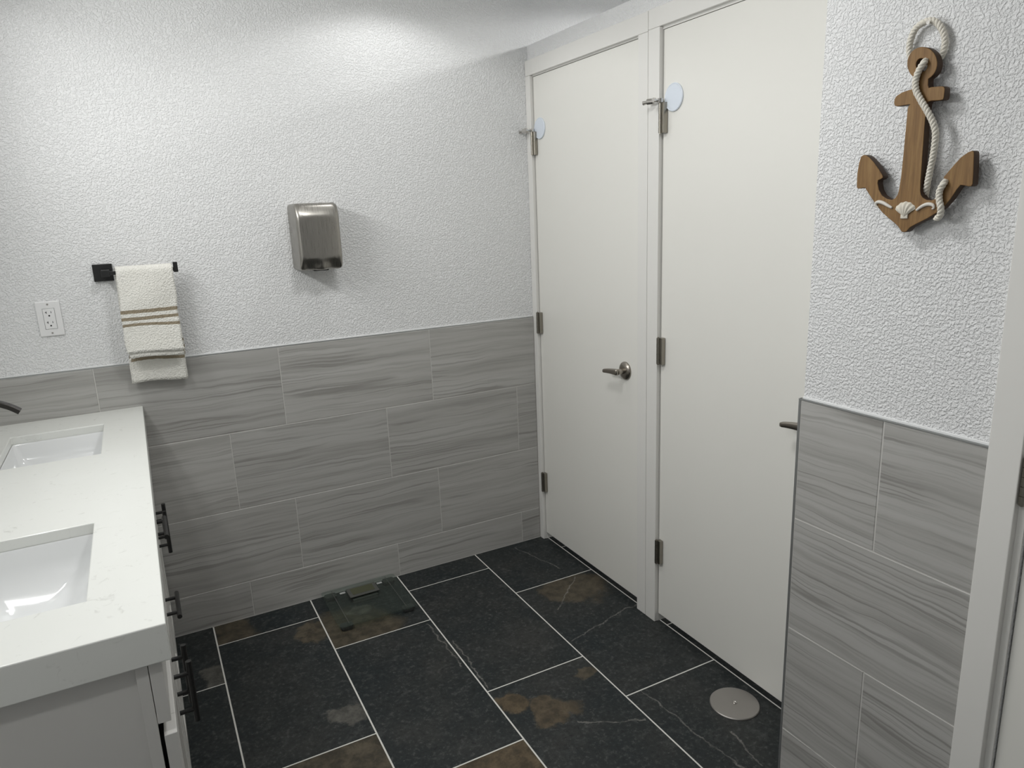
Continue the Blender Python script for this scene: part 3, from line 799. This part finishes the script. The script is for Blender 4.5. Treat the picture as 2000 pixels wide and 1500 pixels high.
def rope_geo(pts3, R0=.0056, pitch=.021):
    path = spline(pts3, 14); bm = bmesh.new()
    # resample evenly
    ds = [0]
    for a, b in zip(path, path[1:]): ds.append(ds[-1]+(b-a).length)
    n = int(ds[-1]/.0016); ev = []; j = 0
    for i in range(n+1):
        d = ds[-1]*i/n
        while j < len(ds)-2 and ds[j+1] < d: j += 1
        ev.append(path[j].lerp(path[j+1], (d-ds[j])/max(1e-9, ds[j+1]-ds[j])))
    nrm = None; fr_ = []
    for i, p_ in enumerate(ev):
        tg = (ev[min(i+1, n)]-ev[max(i-1, 0)]).normalized()
        nrm = tg.orthogonal().normalized() if nrm is None else (nrm-tg*nrm.dot(tg)).normalized()
        fr_.append((p_, nrm.copy(), tg.cross(nrm)))
    for s_ in range(3):
        pts = []
        for i, (p_, a, b) in enumerate(fr_):
            ph = 2*math.pi*(i*ds[-1]/n/pitch)+s_*2*math.pi/3
            pts.append(p_+(a*math.cos(ph)+b*math.sin(ph))*R0*.52)
        add_tube(bm, pts, R0*.60, 8)
    return bm
XFt = AX-.0065                                      # rope lying on the board face
XBk = AX+.0225                                       # rope behind the board
def rp(a, b, x): return tuple(zp(a, b, x))
bm = rope_geo([rp(495, 420, XBk), rp(448, 375, XBk), rp(428, 320, XBk-.002), rp(432, 250, XBk-.004), (rp(470, 168, XBk-.006)), rp(548, 124, XBk-.006), rp(606, 150, XBk-.006), rp(642, 225, XBk-.004), rp(638, 300, XBk-.002), rp(612, 355, XBk), rp(555, 400, XBk)])
from_bm('rope_loop', bm, M['rope'], an, smooth=True)
bm = rope_geo([rp(540, 385, XBk), rp(528, 372, AX+.004), rp(512, 385, XFt), rp(484, 430, XFt), rp(464, 490, XFt), rp(466, 550, XFt), rp(492, 605, XFt), rp(530, 670, XFt), rp(562, 730, AX-.004), rp(584, 800, AX-.001), rp(582, 870, AX+.002), rp(570, 950, AX+.005), rp(550, 1050, AX+.009), rp(532, 1140, AX+.012), rp(524, 1205, XBk), rp(540, 1250, XBk), rp(590, 1230, XBk), rp(640, 1150, XBk-.001), rp(648, 1110, AX+.004), rp(632, 1125, XFt), rp(610, 1165, XFt), rp(607, 1215, XFt), rp(617, 1270, XFt), rp(612, 1315, AX-.001), rp(590, 1334, AX+.006)])
from_bm('rope_drape', bm, M['rope'], an, smooth=True)
# scallop shell
bm = bmesh.new(); sc0 = loc(396, 1325); NR, NA = 10, 61; s_ = .0295; rgs = []
for i in range(NR+1):
    r_ = i/NR; row = []
    for j in range(NA):
        a = R(-54+108*j/(NA-1)); rad = s_*r_*(1.0-.12*(abs(a)/1.08)**2+.02*math.cos(a*17))
        hgt = .0089+(.0066*math.sin(math.pi*min(1, r_*.62+.12))+.0011*math.cos(a*17)*r_)*(1-(abs(a)/1.1)**3)*(1-r_**9)
        row.append(bm.verts.new((sc0[0]+rad*math.sin(a)*1.0, sc0[1]+rad*math.cos(a), hgt)))
    rgs.append(row)
for a, b in zip(rgs, rgs[1:]):
    for j in range(NA-1): bm.faces.new((a[j], a[j+1], b[j+1], b[j]))
bmesh.ops.remove_doubles(bm, verts=bm.verts, dist=1e-5)
add_box(bm, (sc0[0]-.0075, sc0[1]-.003, .0085), (sc0[0]+.0075, sc0[1]+.0065, .0115), .0012)
from_bm('seashell', bm, M['shell'], an, MA, smooth=True)
for pts in ([(322, 1268), (300, 1256), (272, 1240), (245, 1232), (226, 1238), (226, 1256), (240, 1268)], [(472, 1284), (492, 1268), (520, 1252), (548, 1246), (572, 1252), (578, 1268), (566, 1276)]):
    bm = bmesh.new(); pp = spline([(*loc(*q), .0102) for q in pts], 5)
    add_tube(bm, pp, [.0012+.0024*math.sin(math.pi*min(1, .15+.85*k/(len(pp)-1))) for k in range(len(pp))], 8)
    from_bm('shell_curl', bm, M['drift'], an, MA, smooth=True)
bm = bmesh.new(); q = zp(550, 137, XBk-.012); add_cyl(bm, (XA+.001, q.y, q.z), (q.x-.004, q.y, q.z), .0016, 10); add_cyl(bm, (q.x-.004, q.y, q.z), (q.x-.0055, q.y, q.z), .0035, 12)
from_bm('hanging_nail', bm, M['chrome'], an)

# ------------------------------------------------------------------ ceiling lamps (housings of the downlights and the added fills)
for i, (x_, y_, *_r) in enumerate(CANS):
    lab = ('stalls', 'vanity side', 'stall door side')[0 if x_ > .2 else 1 if x_ < -1.2 else 2]
    bm = bmesh.new(); add_lathe(bm, [(.062, -.004), (.062, .0), (.085, -.0), (.085, -.005), (.062, -.009), (.062, -.004)], (x_, y_, CEIL), (0, 0, 1), 32)
    tag(from_bm('recessed_light_ring', bm, M['white_plastic']), 'white recessed ceiling light ring over the %s, %s' % (lab, 'near the back wall' if y_ > -1 else 'toward the viewer'), 'ceiling light', 'recessed ceiling lights')  # the vanity side ring toward the viewer houses the added fill
bm = bmesh.new(); add_lathe(bm, [(0, 0), (.17, 0), (.17, -.02), (.155, -.035), (.135, -.035), (.135, -.03), (0, -.03)], (-.85, -1.35, CEIL), (0, 0, 1), 40)  # made-up housing for the added mid-room fill
tag(from_bm('fill_light_housing', bm, M['white_plastic']), 'round housing of the added fill light in the middle of the room', 'ceiling light')
vf = tag(empty('vanity_light_bar', (XL, -.86, 2.02)), 'long wall light bar above the vanity', 'wall light')
box('back_plate', (XL, -.36, 1.99), (XL+.03, -1.36, 2.06), M['nickel'], vf, bevel=.003)
